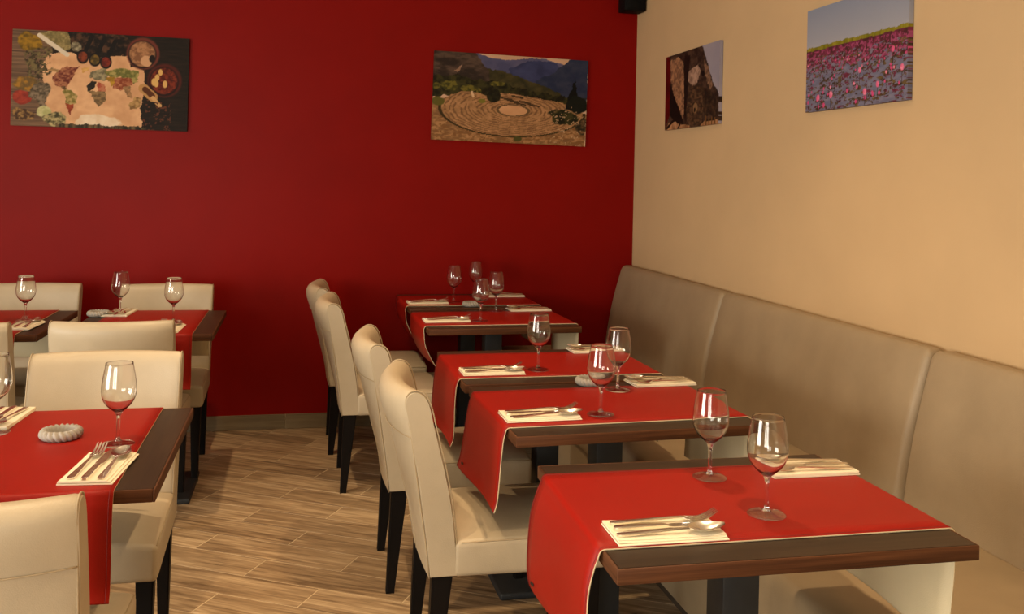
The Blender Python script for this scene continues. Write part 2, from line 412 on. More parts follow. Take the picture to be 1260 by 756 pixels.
# ------------------------------------------------------------------ chairs
CH_W = 0.44
REAR = [(0.0, .348), (-.010, .45), (-.022, .55), (-.034, .66), (-.045, .755), (-.055, .815), (-.055, .838), (-.046, .855), (-.030, .861)]
FRONT = [(-.012, .857), (.003, .842), (.013, .815), (.021, .772), (.041, .68), (.058, .59), (.069, .50), (.073, .43), (.076, .348)]
def _lean(p):
    k = max(0.0, (p[1] - .348) / .513); return (p[0] - .019 * k ** 1.2, .348 + (p[1] - .348) * .976)
REAR = [_lean(p) for p in REAR]; FRONT = [_lean(p) for p in FRONT]
def bend(t): return -0.042 * (1 - t * t)
def make_chair():
    root = empty('dining_chair', (0, 0, 0))
    ring = [(p.x, p.y) for p in catmull([(s, z, 0) for s, z in REAR + FRONT], 2)]
    # backrest: the side profile swept across the width, bowed to the rear in the middle
    bm = bmesh.new(); rows = []
    ts = [-1, -.975, -.94, -.86, -.7, -.5, -.25, 0, .25, .5, .7, .86, .94, .975, 1]
    cs = sum(s for s, z in ring) / len(ring)
    for t in ts:
        row = []
        e = max(0.0, (abs(t) - .94) / .06); ins = 0.006 * e * e
        for q, (s, z) in enumerate(ring):
            if q <= 16 and .715 < z < .845: s -= 0.013 * math.sin(math.pi * (z - .715) / .13) * (1 - t ** 6)
            mid = 0.036 - 0.112 * max(0, (z - .35)) / .5
            d = Vector((mid - s, (0.60 - z) * 0.25)); d = d.normalized() * ins if d.length else d
            k = max(0.0, min(1.0, (z - .42) / .3))
            row.append(bm.verts.new((t * CH_W / 2 * (0.985 + 0.015 * k), s + d.x + bend(t) * (0.22 + .78 * k), z + d.y)))
        rows.append(row)
    n = len(ring)
    for A, B in zip(rows[:-1], rows[1:]):
        for k in range(n): bm.faces.new((A[k], A[(k + 1) % n], B[(k + 1) % n], B[k]))
    bm.faces.new(rows[0]); bm.faces.new(rows[-1])
    back = link('backrest', sharp(from_bm('backrest', bm), 40), 'cream', root)
    # piping around both side panels, the cross seam of the rear and its centre seam
    for sg in (-1, 1):
        pts = [(sg * (CH_W / 2 * (0.985 + 0.015 * max(0, min(1, (z - .42) / .3))) - .0035), s, z) for s, z in ring]
        pts = [(x_, s_ + (0.0005 if s_ > 0.0 else -0.0005), z_ + 0.0004) for x_, s_, z_ in pts]
        link('piping', tube_me('piping', pts, 0.0021, 6), 'cream_seam', back)
    seam = []
    for i in range(25):
        t = -0.985 + 1.97 * i / 24; seam.append((t * CH_W / 2, _lean((-.0425, .735))[0] + bend(t) - .0012 - .0052 * (1 - t ** 6), _lean((0, .735))[1]))
    link('cross_seam', tube_me('cross_seam', seam, 0.0016, 5), 'cream_seam', back)
    cse = [(0, s + bend(0) * (0.22 + .78 * max(0, min(1, (z - .42) / .3))) - .0006, z) for s, z in ring if s < 0.001 and z < .705]
    link('centre_seam', tube_me('centre_seam', cse, 0.0014, 5), 'cream_seam', back)
    # seat
    def sfn(x, y, z):
        k = (y - 0.07) / 0.43
        w = 1.0 + 0.05 * max(0, min(1, k))
        dome = 0.0
        if z > 0.40:
            dome = 0.030 * (1 - (2 * x / CH_W) ** 2 * 0.9) * max(0.0, math.sin(math.pi * max(0.02, min(0.98, 0.12 + 0.72 * k)))) ** .7
        return (x * w, y, z + dome)
    seat = link('seat', rbox_me('seat', (0, 0.278, 0.394), (CH_W, 0.43, 0.094), 0.016, (8, 8, 2), sfn), 'cream', root)
    pts = []
    for sg in (-1, 1):
        pp = []
        for i in range(15):
            k = i / 14; y = 0.085 + 0.395 * k
            x_, y_, z_ = sfn(sg * (CH_W / 2 - .005), y, 0.4375)
            pp.append((x_ + sg * .0006, y_, z_ - .0005))
        link('piping', tube_me('piping', pp, 0.002, 6), 'cream_seam', seat)
    # legs
    def leg(tx, ty, bx, by, tw=.046, td=.046, bw=.028, bd=.028):
        bm = bmesh.new(); V = []
        for (cx, cy, w, d, z) in ((bx, by, bw, bd, 0.0), (bx + (tx - bx) * .03, by + (ty - by) * .03, bw + .001, bd + .001, .010), (tx, ty, tw, td, .352)):
            V.append([bm.verts.new((cx + sx * w / 2, cy + sy * d / 2, z)) for sx, sy in ((-1, -1), (1, -1), (1, 1), (-1, 1))])
        for A, B in zip(V[:-1], V[1:]):
            for k in range(4): bm.faces.new((A[k], A[(k + 1) % 4], B[(k + 1) % 4], B[k]))
        bm.faces.new(V[0]); bm.faces.new(V[-1])
        bmesh.ops.bevel(bm, geom=[e for e in bm.edges if abs(e.verts[0].co.z - e.verts[1].co.z) > .05], offset=.004, segments=2, affect='EDGES')
        link('leg', sharp(from_bm('leg', bm)), 'black_wood', root)
    for sg in (-1, 1):
        leg(sg * .186, .036, sg * .186, .012, .044, .056)
        leg(sg * .196, .450, sg * .198, .456)
    return root
chair0 = make_chair()
CHAIRS = [  # x, y of the middle of the rear foot line, facing angle (0 = towards the red wall), label
    (-1.612, -2.690, -90, 'cream chair with black legs, nearest of the right-hand row, at the second table'),
    (-1.655, -1.990, -90, 'cream chair tucked behind the nearest chair of the right-hand row, third table'),
    (-1.768, -0.945, -90, 'cream chair third back in the right-hand row, in front of the red wall'),
    (-1.805, -0.350, -90, 'cream chair of the right-hand row standing closest to the red wall'),
    (-2.538, -2.315, 180, 'cream chair facing the camera behind the nearest left table'),
    (-2.545, -3.570, 0, 'cream chair in the bottom left corner with its back to the camera'),
    (-2.650, -1.540, 0, 'cream chair seen from behind with a stitched cross seam, at the far left table'),
    (-2.612, -0.425, 180, 'cream chair facing the camera by the red wall beside the aisle'),
    (-3.250, -0.370, 180, 'cream chair facing the camera by the red wall at the left photo edge'),
    (-3.222, -1.560, 0, 'cream chair cut off by the left photo edge, back to the camera'),
]
for i, (x, y, a, lab) in enumerate(CHAIRS):
    c = chair0 if i == 0 else copy_tree(chair0)
    c.location = (x, y, 0); c.rotation_euler = (0, 0, R(a))
    tag(c, lab, 'chair', 'cream upholstered dining chairs')

# ------------------------------------------------------------------ tables (local x = long side 0.70, local y = 0.585)
TLN, TDP, TTH, ZT = 0.705, 0.585, 0.028, 0.75
def make_table():
    root = empty('bistro_table', (0, 0, 0))
    ew = 0.005
    top = box('tabletop', (0, 0, ZT - TTH / 2), (TLN - 2 * ew, TDP - 2 * ew, TTH), 'top', root)
    for sg in (-1, 1):
        box('edge_strip', (0, sg * (TDP / 2 - ew / 2), ZT - TTH / 2), (TLN, ew, TTH), 'edge_x', root, .0018)
        box('edge_strip', (sg * (TLN / 2 - ew / 2), 0, ZT - TTH / 2), (ew, TDP - 2 * ew, TTH), 'edge_y', root, .0018)
    box('mounting_plate', (0, 0, ZT - TTH - .005), (.30, .30, .009), 'steel', root, .002)
    box('post', (0, 0, .372), (.082, .082, .70), 'steel', root, .005)
    link('base_plate', rbox_me('base_plate', (0, 0, .012), (.40, .40, .024), .009, (2, 2, 1)), 'steel', root)
    box('post_collar', (0, 0, .029), (.12, .12, .012), 'steel', root, .003)
    return root
table0 = make_table()
TABLES = {  # centre x, y, rotation, label
    'R1': (-1.070, -3.567, -0.8, 'dark wood table nearest the camera on the banquette side'),
    'R2': (-1.070, -2.722, 2.0, 'dark wood table second from the camera along the banquette'),
    'R3': (-1.090, -2.110, 0.6, 'dark wood table third from the camera along the banquette'),
    'R4': (-1.062, -0.990, 1.6, 'dark wood table fourth from the camera along the banquette'),
    'R5': (-1.068, -0.330, 0.6, 'dark wood table standing against the red wall by the banquette corner'),
    'L1': (-2.541, -2.952, 90, 'dark wood table nearest the camera on the left'),
    'L2': (-2.601, -0.985, 90, 'dark wood table by the red wall on the left, beside the aisle'),
    'L3': (-3.279, -0.945, 90, 'dark wood table by the red wall cut off at the left photo edge'),
}
for i, (k, (x, y, a, lab)) in enumerate(TABLES.items()):
    t = table0 if i == 0 else copy_tree(table0)
    t.location = (x, y, 0); t.rotation_euler = (0, 0, R(a))
    tag(t, lab, 'table', 'two-seat pedestal tables')

# ------------------------------------------------------------------ table runners
RW = 0.432
E0 = [(-.30, .7536), (-.22, .7536), (-.15, .7536), (-.09, .7536), (-.045, .7536), (-.016, .7536), (.000, .7532), (.0075, .7475), (.0115, .735)]
DRAPE = {
    'std': [(.016, .715), (.022, .66), (.027, .60), (.032, .555), (.040, .528)],
    'r1':  [(.019, .715), (.029, .67), (.031, .60), (.028, .54), (.020, .507)],
    'in':  [(.010, .715), (.006, .67), (-.012, .625), (-.036, .58), (-.066, .54)],
    'fl':  [(.016, .715), (.020, .66), (.021, .60), (.024, .555), (.034, .530)],
    'bq':  [(.012, .715), (.014, .66), (.012, .60), (.010, .55), (.008, .515)],
}
def make_runner(key, dl, dr, label, off=0.004):
    x, y, a, _ = TABLES[key]
    root = empty('table_runner', (x, y, 0), R(a))
    tag(root, label, 'runner', 'red leatherette table runners')
    hx = TLN / 2
    left = [(-hx - d, z) for d, z in reversed(DRAPE[dl])] + [(-hx - d, z) for d, z in reversed(E0)]
    right = [(hx + d, z) for d, z in E0] + [(hx + d, z) for d, z in DRAPE[dr]]
    path = catmull([(p[0], 0, p[1]) for p in left + right], 5)
    NW = 10
    bm = bmesh.new(); rows = []
    for p in path:
        dep = max(0.0, (0.73 - p.z) / 0.22)
        row = []
        for j in range(NW + 1):
            w = j / NW - 0.5
            sgn = -1 if p.x < 0 else 1
            wav = 0.006 * math.sin(5.5 * w + 0.8 * sgn) * dep + 0.012 * w * dep
            row.append(bm.verts.new((p.x + sgn * wav, off + w * RW, p.z)))
        rows.append(row)
    for A, B in zip(rows[:-1], rows[1:]):
        for j in range(NW): bm.faces.new((A[j], B[j], B[j + 1], A[j + 1]))
    bmesh.ops.recalc_face_normals(bm, faces=bm.faces)
    if sum(f.normal.z for f in bm.faces) < 0: bmesh.ops.reverse_faces(bm, faces=bm.faces)
    me = bpy.data.meshes.new('runner_sheet'); bm.to_mesh(me); bm.free()
    for p in me.polygons: p.use_smooth = True
    o = link('sheet', me, ['runner', 'runner_back'], root)
    md = o.modifiers.new('thickness', 'SOLIDIFY'); md.thickness = 0.0028; md.offset = -1; md.material_offset = 1; md.material_offset_rim = 1
    # stitching just inside the long edges
    for sg in (-1, 1):
        pts = []
        for p in path:
            dep = max(0.0, (0.73 - p.z) / 0.22); w = sg * (0.5 - 0.018); sgn = -1 if p.x < 0 else 1
            wav = 0.006 * math.sin(5.5 * w + 0.8 * sgn) * dep + 0.012 * w * dep
            pts.append((p.x + sgn * (wav + (.0003 if p.z < .745 else 0)), off + w * RW, p.z + .0001))
        link('stitching', tube_me('stitching', pts, 0.0007, 4), 'stitch', root)
    # the small black tag sewn on near one corner of each hanging end
    p = path[4]
    t = box('tag', (0, 0, 0), (.0012, .026, .006), 'black_tag', root); wt = 0.5 - .05 / RW; dep_t = (0.73 - p.z) / 0.22
    t.location = (p.x - (0.006 * math.sin(5.5 * wt - 0.8) * dep_t + 0.012 * wt * dep_t) - 0.0012, off + RW / 2 - .05, p.z); t.rotation_euler = (R(-12), 0, 0)
    return root
make_runner('R1', 'r1', 'bq', 'red runner with cream edge on the nearest banquette table')
make_runner('R2', 'std', 'bq', 'red runner with cream edge hanging over the nearest right-hand chair seat')
make_runner('R3', 'fl', 'bq', 'red runner with cream edge on the third banquette table')
make_runner('R4', 'in', 'bq', 'red runner curling inwards under the fourth banquette table')
make_runner('R5', 'in', 'bq', 'red runner on the banquette table against the red wall')
make_runner('L1', 'fl', 'std', 'red runner on the nearest left table, hanging beside the chair back')
make_runner('L2', 'fl', 'std', 'red runner on the far left table beside the aisle')
make_runner('L3', 'fl', 'std', 'red runner on the table at the left photo edge')

# ------------------------------------------------------------------ wine glasses
ZR = 0.7541                                                    # top face of a runner
gp = [(0.0, 0.0), (.0365, 0.0), (.0385, .0008), (.0385, .0018), (.034, .0030), (.022, .0052), (.010, .0082), (.0058, .0125), (.0046, .020), (.0041, .040), (.0042, .058), (.0052, .070), (.0085, .0775),
      (.0170, .0845), (.0265, .0935), (.0345, .1050), (.0392, .1185), (.0405, .130), (.0396, .146), (.0370, .164), (.0338, .182), (.0313, .1953)]
gi = [(.03112, .19575), (.03105, .1953), (.0335, .182), (.0365, .164), (.03895, .146), (.0398, .130), (.0385, .1187), (.0337, .1057), (.0256, .0948), (.0156, .0864), (.0064, .0822), (0.0, .0810)]
def smooth_prof(p, k=2): return [(max(0.0, q.x), q.y) for q in catmull([(r, z, 0) for r, z in p], k)]
foot_me = lathe_me('foot', gp[:4] + smooth_prof(gp[4:7], 2) + [(0.0, .0084)], 40); foot_me.materials.append(MAT['thin_glass'])
stem_me = lathe_me('stem', [(0.0, .0079), (.0098, .0083)] + smooth_prof(gp[7:13], 2) + [(0.0, .0785)], 20); stem_me.materials.append(MAT['glass'])
bowl_me = lathe_me('bowl', [(0.0, .0772)] + smooth_prof(gp[12:], 2) + gi[:1] + smooth_prof(gi[1:], 2), 40); bowl_me.materials.append(MAT['glass'])
rim_me = tube_me('rim', [(.0312 * math.cos(2 * math.pi * k / 40), .0312 * math.sin(2 * math.pi * k / 40), .1957) for k in range(40)], .00062, 6, True); rim_me.materials.append(MAT['thin_glass'])
GLASSES = [
    (-1.047, -3.660, 'wine glass nearest the camera, on the closest banquette table'),
    (-1.060, -3.423, 'wine glass standing behind the front one on the closest banquette table'),
    (-1.127, -2.845, 'wine glass in front of the stone dish on the second banquette table'),
    (-0.976, -2.557, 'wine glass near the banquette on the second table, right of the stone dish'),
    (-1.150, -2.220, 'lone wine glass on the third banquette table'),
    (-1.138, -1.083, 'front wine glass of the four by the red wall, nearest their stone dish'),
    (-1.000, -0.769, 'rightmost wine glass of the four on the tables by the red wall'),
    (-1.158, -0.420, 'leftmost wine glass of the four on the tables by the red wall'),
    (-0.994, -0.170, 'rearmost wine glass of the four on the tables by the red wall'),
    (-2.383, -2.966, 'wine glass beside the cutlery on the nearest left table'),
    (-2.699, -2.820, 'wine glass cut off by the left photo edge on the nearest left table'),
    (-2.504, -1.020, 'right-hand wine glass on the far left table beside the aisle'),
    (-2.769, -0.765, 'left-hand wine glass on the far left table, behind the stone dish'),
    (-3.127, -0.930, 'wine glass on the table at the left photo edge'),
]
for (x, y, lab) in GLASSES:
    g = empty('wine_glass', (x, y, ZR))
    for nm, me in (('foot', foot_me), ('stem', stem_me), ('bowl', bowl_me)): part = link(nm, me, None, g)
    link('rim', rim_me, None, part)
    tag(g, lab, 'wine glass', 'empty wine glasses')

# ------------------------------------------------------------------ ribbed stone dishes
def dish_me():
    bm = bmesh.new(); n = 96; rings = []
    prof = [(0.0, .004), (.020, .004), (.026, .007), (.030, .017), (.034, .0225), (.040, .0235), (.046, .019), (.0485, .012), (.046, .005), (.040, .0)]
    P = [(q.x, q.y) for q in catmull([(r, z, 0) for r, z in prof], 3)]
    for (r, z) in P:
        ring = []
        for k in range(n):
            a = 2 * math.pi * k / n
            amt = max(0.0, min(1.0, (r - .027) / .012))
            tw = (z - .012) * 26
            rr = r + 0.0048 * amt * (abs(math.cos(10 * (a + tw * .45))) - .62) * 1.3
            zz = z + 0.0040 * amt * (abs(math.cos(10 * (a + tw * .45))) - .6) * max(0, min(1, (z - .014) / .006))
            ring.append(bm.verts.new((max(rr, 0.0) * math.cos(a), max(rr, 0.0) * math.sin(a), max(0.0, zz))))
        rings.append(ring)
    for A, B in zip(rings[1:-1], rings[2:]):
        for k in range(n): bm.faces.new((A[k], A[(k + 1) % n], B[(k + 1) % n], B[k]))
    bm.faces.new(rings[1]); bm.faces.new(rings[-1])
    bmesh.ops.delete(bm, geom=[v for v in bm.verts if not v.link_faces], context='VERTS')
    return sharp(from_bm('stone_dish', bm), 60)
dme = dish_me(); dme.materials.append(MAT['stone'])
for (x, y, lab) in [(-1.033, -2.452, 'grey ribbed stone dish between the second and third banquette tables'),
                    (-1.085, -0.560, 'grey ribbed stone dish among the four glasses by the red wall'),
                    (-2.527, -2.890, 'grey ribbed stone dish on the nearest left table'),
                    (-2.858, -0.785, 'grey ribbed stone dish on the far left table beside the aisle')]:
    z = ZR if x > -2.8 else ZT + .0005
    if y == -2.452 or y == -0.560: z = ZT + .0008
    o = link('stone_dish', dme, None, None, (x, y, z)); tag(o, lab, 'dish', 'ribbed stone dishes')

# ------------------------------------------------------------------ napkins and cutlery
def napkin_me():
    """a paper napkin folded to a long pad: three layers with rounded folds along the sides"""
    w, l = .112, .212
    bm = bmesh.new()
    lay = [(.000, .0026, w, l, 0.0), (.0027, .0050, w - .006, l - .004, -.002), (.0051, .0070, w - .014, l - .002, -.005)]
    for (z0, z1, ww, ll, ox) in lay:
        prof = []
        hz = (z1 - z0) / 2
        for a in range(-90, 91, 30): prof.append((ww / 2 - hz + hz * math.cos(R(a)) + ox, z0 + hz + hz * math.sin(R(a))))
        prof += [(-ww / 2 + ox, z1), (-ww / 2 + ox, z0)]
        rows = []
        for i in range(9):
            yy = -ll / 2 + ll * i / 8; lift = 0.0012 * (abs(2 * yy / ll)) ** 4 * (1 if z0 > .001 else 0)
            rows.append([bm.verts.new((px, yy, pz + lift)) for px, pz in prof])
        n = len(prof)
        for A, B in zip(rows[:-1], rows[1:]):
            for k in range(n): bm.faces.new((A[k], A[(k + 1) % n], B[(k + 1) % n], B[k]))
        bm.faces.new(rows[0]); bm.faces.new(rows[-1])
    return sharp(from_bm('folded_napkin', bm), 50)
napkin = napkin_me(); napkin.materials.append(MAT['napkin'])

def loft_strip(bm, st, xs=(-1, -.75, 0, .75, 1), thick=0.0016, cx=0.0):
    """stations (y, halfwidth, z, camber): a bar with a gently cambered top"""
    rows = []
    for (y, hw, z, cam_, th) in st:
        top = [bm.verts.new((cx + hw * q, y, z + th / 2 + cam_ * (1 - q * q))) for q in xs]
        bot = [bm.verts.new((cx + hw * q, y, z - th / 2 + cam_ * (1 - q * q))) for q in reversed(xs)]
        rows.append(top + bot)
    n = len(rows[0])
    for A, B in zip(rows[:-1], rows[1:]):
        for k in range(n): bm.faces.new((A[k], A[(k + 1) % n], B[(k + 1) % n], B[k]))
    bm.faces.new(rows[0]); bm.faces.new(rows[-1])
def handle_st(y1, zn):
    return [(-.104, .0035, .0024, .0004, .0024), (-.102, .0062, .0024, .0006, .0028), (-.095, .0078, .0024, .0008, .0030), (-.070, .0070, .0030, .0008, .0030),
            (-.030, .0050, .0050, .0007, .0030), (.000, .0036, .0070, .0005, .0028), (y1 - .012, .0028, .0080, .0004, .0028), (y1, .0040, zn, .0002, .0022)]
def fork_me():
    bm = bmesh.new()
    loft_strip(bm, handle_st(.040, .0075) + [(.046, .0085, .0062, -.0008, .0018), (.053, .0118, .0048, -.0012, .0016), (.064, .0127, .0042, -.0012, .0016)])
    for k in range(4):
        cx = (-1.5 + k) * .0068
        loft_strip(bm, [(.063, .0024, .0036, 0, .0016), (.075, .0023, .0042, 0, .0016), (.090, .0021, .0090, 0, .0015), (.103, .0017, .0165, 0, .0013), (.108, .0007, .0195, 0, .0010)], (-1, 0, 1), cx=cx)
    return sharp(from_bm('fork', bm), 45)
def spoon_me():
    bm = bmesh.new()
    loft_strip(bm, handle_st(.036, .0085))
    # bowl: an egg-shaped shell, tip raised
    n, mR = 28, 7; L0, L1 = .034, .106
    cy, ry, rx = (L0 + L1) / 2, (L1 - L0) / 2, .0205
    def ring(f, dz):
        out = []
        for k in range(n):
            a = 2 * math.pi * k / n
            yy = cy + ry * f * math.sin(a); wv = rx * f * math.cos(a) * (1 - .16 * math.sin(a))
            zz = .0105 - .0092 * (1 - f * f) + dz + .0035 * ((yy - L0) / (L1 - L0)) ** 2
            out.append(bm.verts.new((wv, yy, zz)))
        return out
    rt = [ring(i / mR, 0) for i in range(1, mR + 1)]; rb = [ring(i / mR, -.0012) for i in range(1, mR + 1)]
    ct = bm.verts.new((0, cy, .0015 + .0009)); cb = bm.verts.new((0, cy, .0004 + .0009))
    for rr, c, fl_ in ((rt, ct, False), (rb, cb, True)):
        for A, B in zip(rr[:-1], rr[1:]):
            for k in range(n): bm.faces.new((A[k], A[(k + 1) % n], B[(k + 1) % n], B[k]))
        for k in range(n): bm.faces.new((c, rr[0][k], rr[0][(k + 1) % n]))
    for k in range(n): bm.faces.new((rt[-1][k], rt[-1][(k + 1) % n], rb[-1][(k + 1) % n], rb[-1][k]))
    return sharp(from_bm('spoon', bm), 50)
def knife_me():
    bm = bmesh.new()
    loft_strip(bm, [(-.106, .0040, .0030, .0006, .0040), (-.103, .0068, .0030, .0008, .0050), (-.090, .0078, .0030, .0009, .0055), (-.040, .0068, .0032, .0009, .0055), (-.006, .0062, .0032, .0008, .0050), (-.002, .0058, .0030, .0006, .0040),
                    (.002, .0074, .0026, .0002, .0018), (.010, .0092, .0026, .0002, .0016), (.060, .0096, .0026, .0002, .0014), (.095, .0080, .0026, .0002, .0012), (.110, .0045, .0026, .0001, .0010), (.115, .0012, .0026, 0, .0008)])
    return sharp(from_bm('knife', bm), 45)
CUT = {'fork': fork_me(), 'knife': knife_me(), 'spoon': spoon_me()}
for m_ in CUT.values(): m_.materials.append(MAT['chrome'])
SETTINGS = [  # napkin centre, direction the diner faces (0 = towards the red wall), where it is
    (-1.287, -3.717, -91, 'at the left end of the nearest banquette table'),
    (-0.812, -3.402, 89, 'at the banquette end of the nearest banquette table'),
    (-1.305, -2.846, -88, 'at the left end of the second banquette table'),
    (-0.800, -2.470, 93, 'at the banquette end of the second banquette table'),
    (-1.318, -2.240, -90, 'at the left end of the third banquette table'),
    (-0.832, -1.880, 91, 'at the banquette end of the third banquette table'),
    (-1.297, -1.075, -89, 'at the left end of the fourth banquette table'),
    (-0.823, -0.738, 92, 'at the banquette end of the fourth banquette table'),
    (-1.303, -0.448, -88, 'at the left end of the table against the red wall'),
    (-0.825, -0.165, 91, 'at the banquette end of the table against the red wall'),
    (-2.384, -3.165, -5, 'in front of the glass on the nearest left table'),
    (-2.722, -2.690, 176, 'behind the stone dish on the nearest left table'),
    (-2.500, -1.215, -3, 'on the aisle side of the far left table'),
    (-2.775, -0.735, 176, 'on the wall side of the far left table'),
    (-3.092, -1.085, -4, 'on the table at the left photo edge'),
]
for i, (x, y, a, where) in enumerate(SETTINGS):
    n = link('folded_napkin', napkin, None, None, (x, y, ZR + .0002), R(a)); tag(n, 'folded cream paper napkin ' + where, 'napkin', 'folded cream napkins')
    ca, sa = math.cos(R(a)), math.sin(R(a))
    rr = random.Random(i + 3)
    for kind, dx, dr, dz in (('fork', -.031, rr.uniform(-3, 3), .0083), ('knife', -.004, rr.uniform(-2.5, 2.5), .0083), ('spoon', .027, rr.uniform(-3, 3), .0083)):
        dy = rr.uniform(-.004, .006) + .006
        o = link(kind, CUT[kind], None, None, (x + dx * ca - dy * sa, y + dx * sa + dy * ca, ZR + dz), R(a + dr))
        tag(o, 'stainless %s on the napkin %s' % (kind, where), kind, kind + ('s' if kind != 'knife' else '') .replace('knife', 'knives') + ' on folded napkins' if kind != 'knife' else 'knives on folded napkins')

# ------------------------------------------------------------------ canvas prints
rng = np.random.default_rng(7)
def vnoise(nx, ny, fx, fy, oct_=4, seed=0):
    g = np.random.default_rng(seed); out = np.zeros((ny, nx)); amp = 1.0; tot = 0
    for o_ in range(oct_):
        cx, cy = max(2, int(fx * 2 ** o_) + 2), max(2, int(fy * 2 ** o_) + 2)
        lat = g.random((cy + 1, cx + 1))
        X = np.linspace(0, cx - 1.001, nx); Y = np.linspace(0, cy - 1.001, ny)
        xi = X.astype(int); yi = Y.astype(int); xf = X - xi; yf = Y - yi
        xf = xf * xf * (3 - 2 * xf); yf = yf * yf * (3 - 2 * yf)
        A = lat[np.ix_(yi, xi)]; B = lat[np.ix_(yi, xi + 1)]; C = lat[np.ix_(yi + 1, xi)]; D = lat[np.ix_(yi + 1, xi + 1)]
        out += amp * ((A * (1 - xf) + B * xf) * (1 - yf)[:, None] + (C * (1 - xf) + D * xf) * yf[:, None]); tot += amp; amp *= 0.55
    return out / tot
class Paint:
    def __init__(s, nx, ny, seed):
        s.nx, s.ny, s.seed = nx, ny, seed
        s.a, s.b = np.meshgrid(np.linspace(0, 1, nx), np.linspace(0, 1, ny)); s.img = np.zeros((ny, nx, 3)); s.k = 0
    def N(s, fx, fy, o_=4): s.k += 1; return vnoise(s.nx, s.ny, fx, fy, o_, s.seed * 1000 + s.k)
    def put(s, mask, col, col2=None, f=(30, 18), contrast=2.2):
        m = np.clip(mask.astype(float), 0, 1)[..., None]; c = np.array(col, float) * np.ones((s.ny, s.nx, 1))
        if col2 is not None:
            n = np.clip((s.N(*f) - .5) * contrast + .5, 0, 1)[..., None]; c = np.array(col, float) * (1 - n) + np.array(col2, float) * n
        s.img = s.img * (1 - m) + c * m
    def ell(s, ca, cb, ra, rb, wob=0.0, soft=0.12):
        d = np.sqrt(((s.a - ca) / ra) ** 2 + ((s.b - cb) / rb) ** 2)
        if wob: d = d + wob * (s.N(14, 9) - .5) * 2
        return np.clip((1 - d) / soft + .5, 0, 1)
    def poly(s, pts, wob=0.0):
        A = s.a + (wob * (s.N(26, 16) - .5) if wob else 0); B = s.b + (wob * 1.6 * (s.N(26, 16) - .5) if wob else 0)
        ins = np.zeros_like(A, bool); n = len(pts)
        for i in range(n):
            (x1, y1), (x2, y2) = pts[i], pts[(i + 1) % n]
            if y1 == y2: continue
            c = ((y1 > B) != (y2 > B)) & (A < (x2 - x1) * (B - y1) / (y2 - y1) + x1); ins ^= c
        return ins
    def line(s, p, q, w, asp=1.75):
        ax, ay = p; bx, by = q; dx, dy = (bx - ax) * asp, by - ay
        t = np.clip((((s.a - ax) * asp) * dx + (s.b - ay) * dy) / (dx * dx + dy * dy), 0, 1)
        d = np.hypot((s.a - ax) * asp - t * dx, (s.b - ay) - t * dy); return d < w

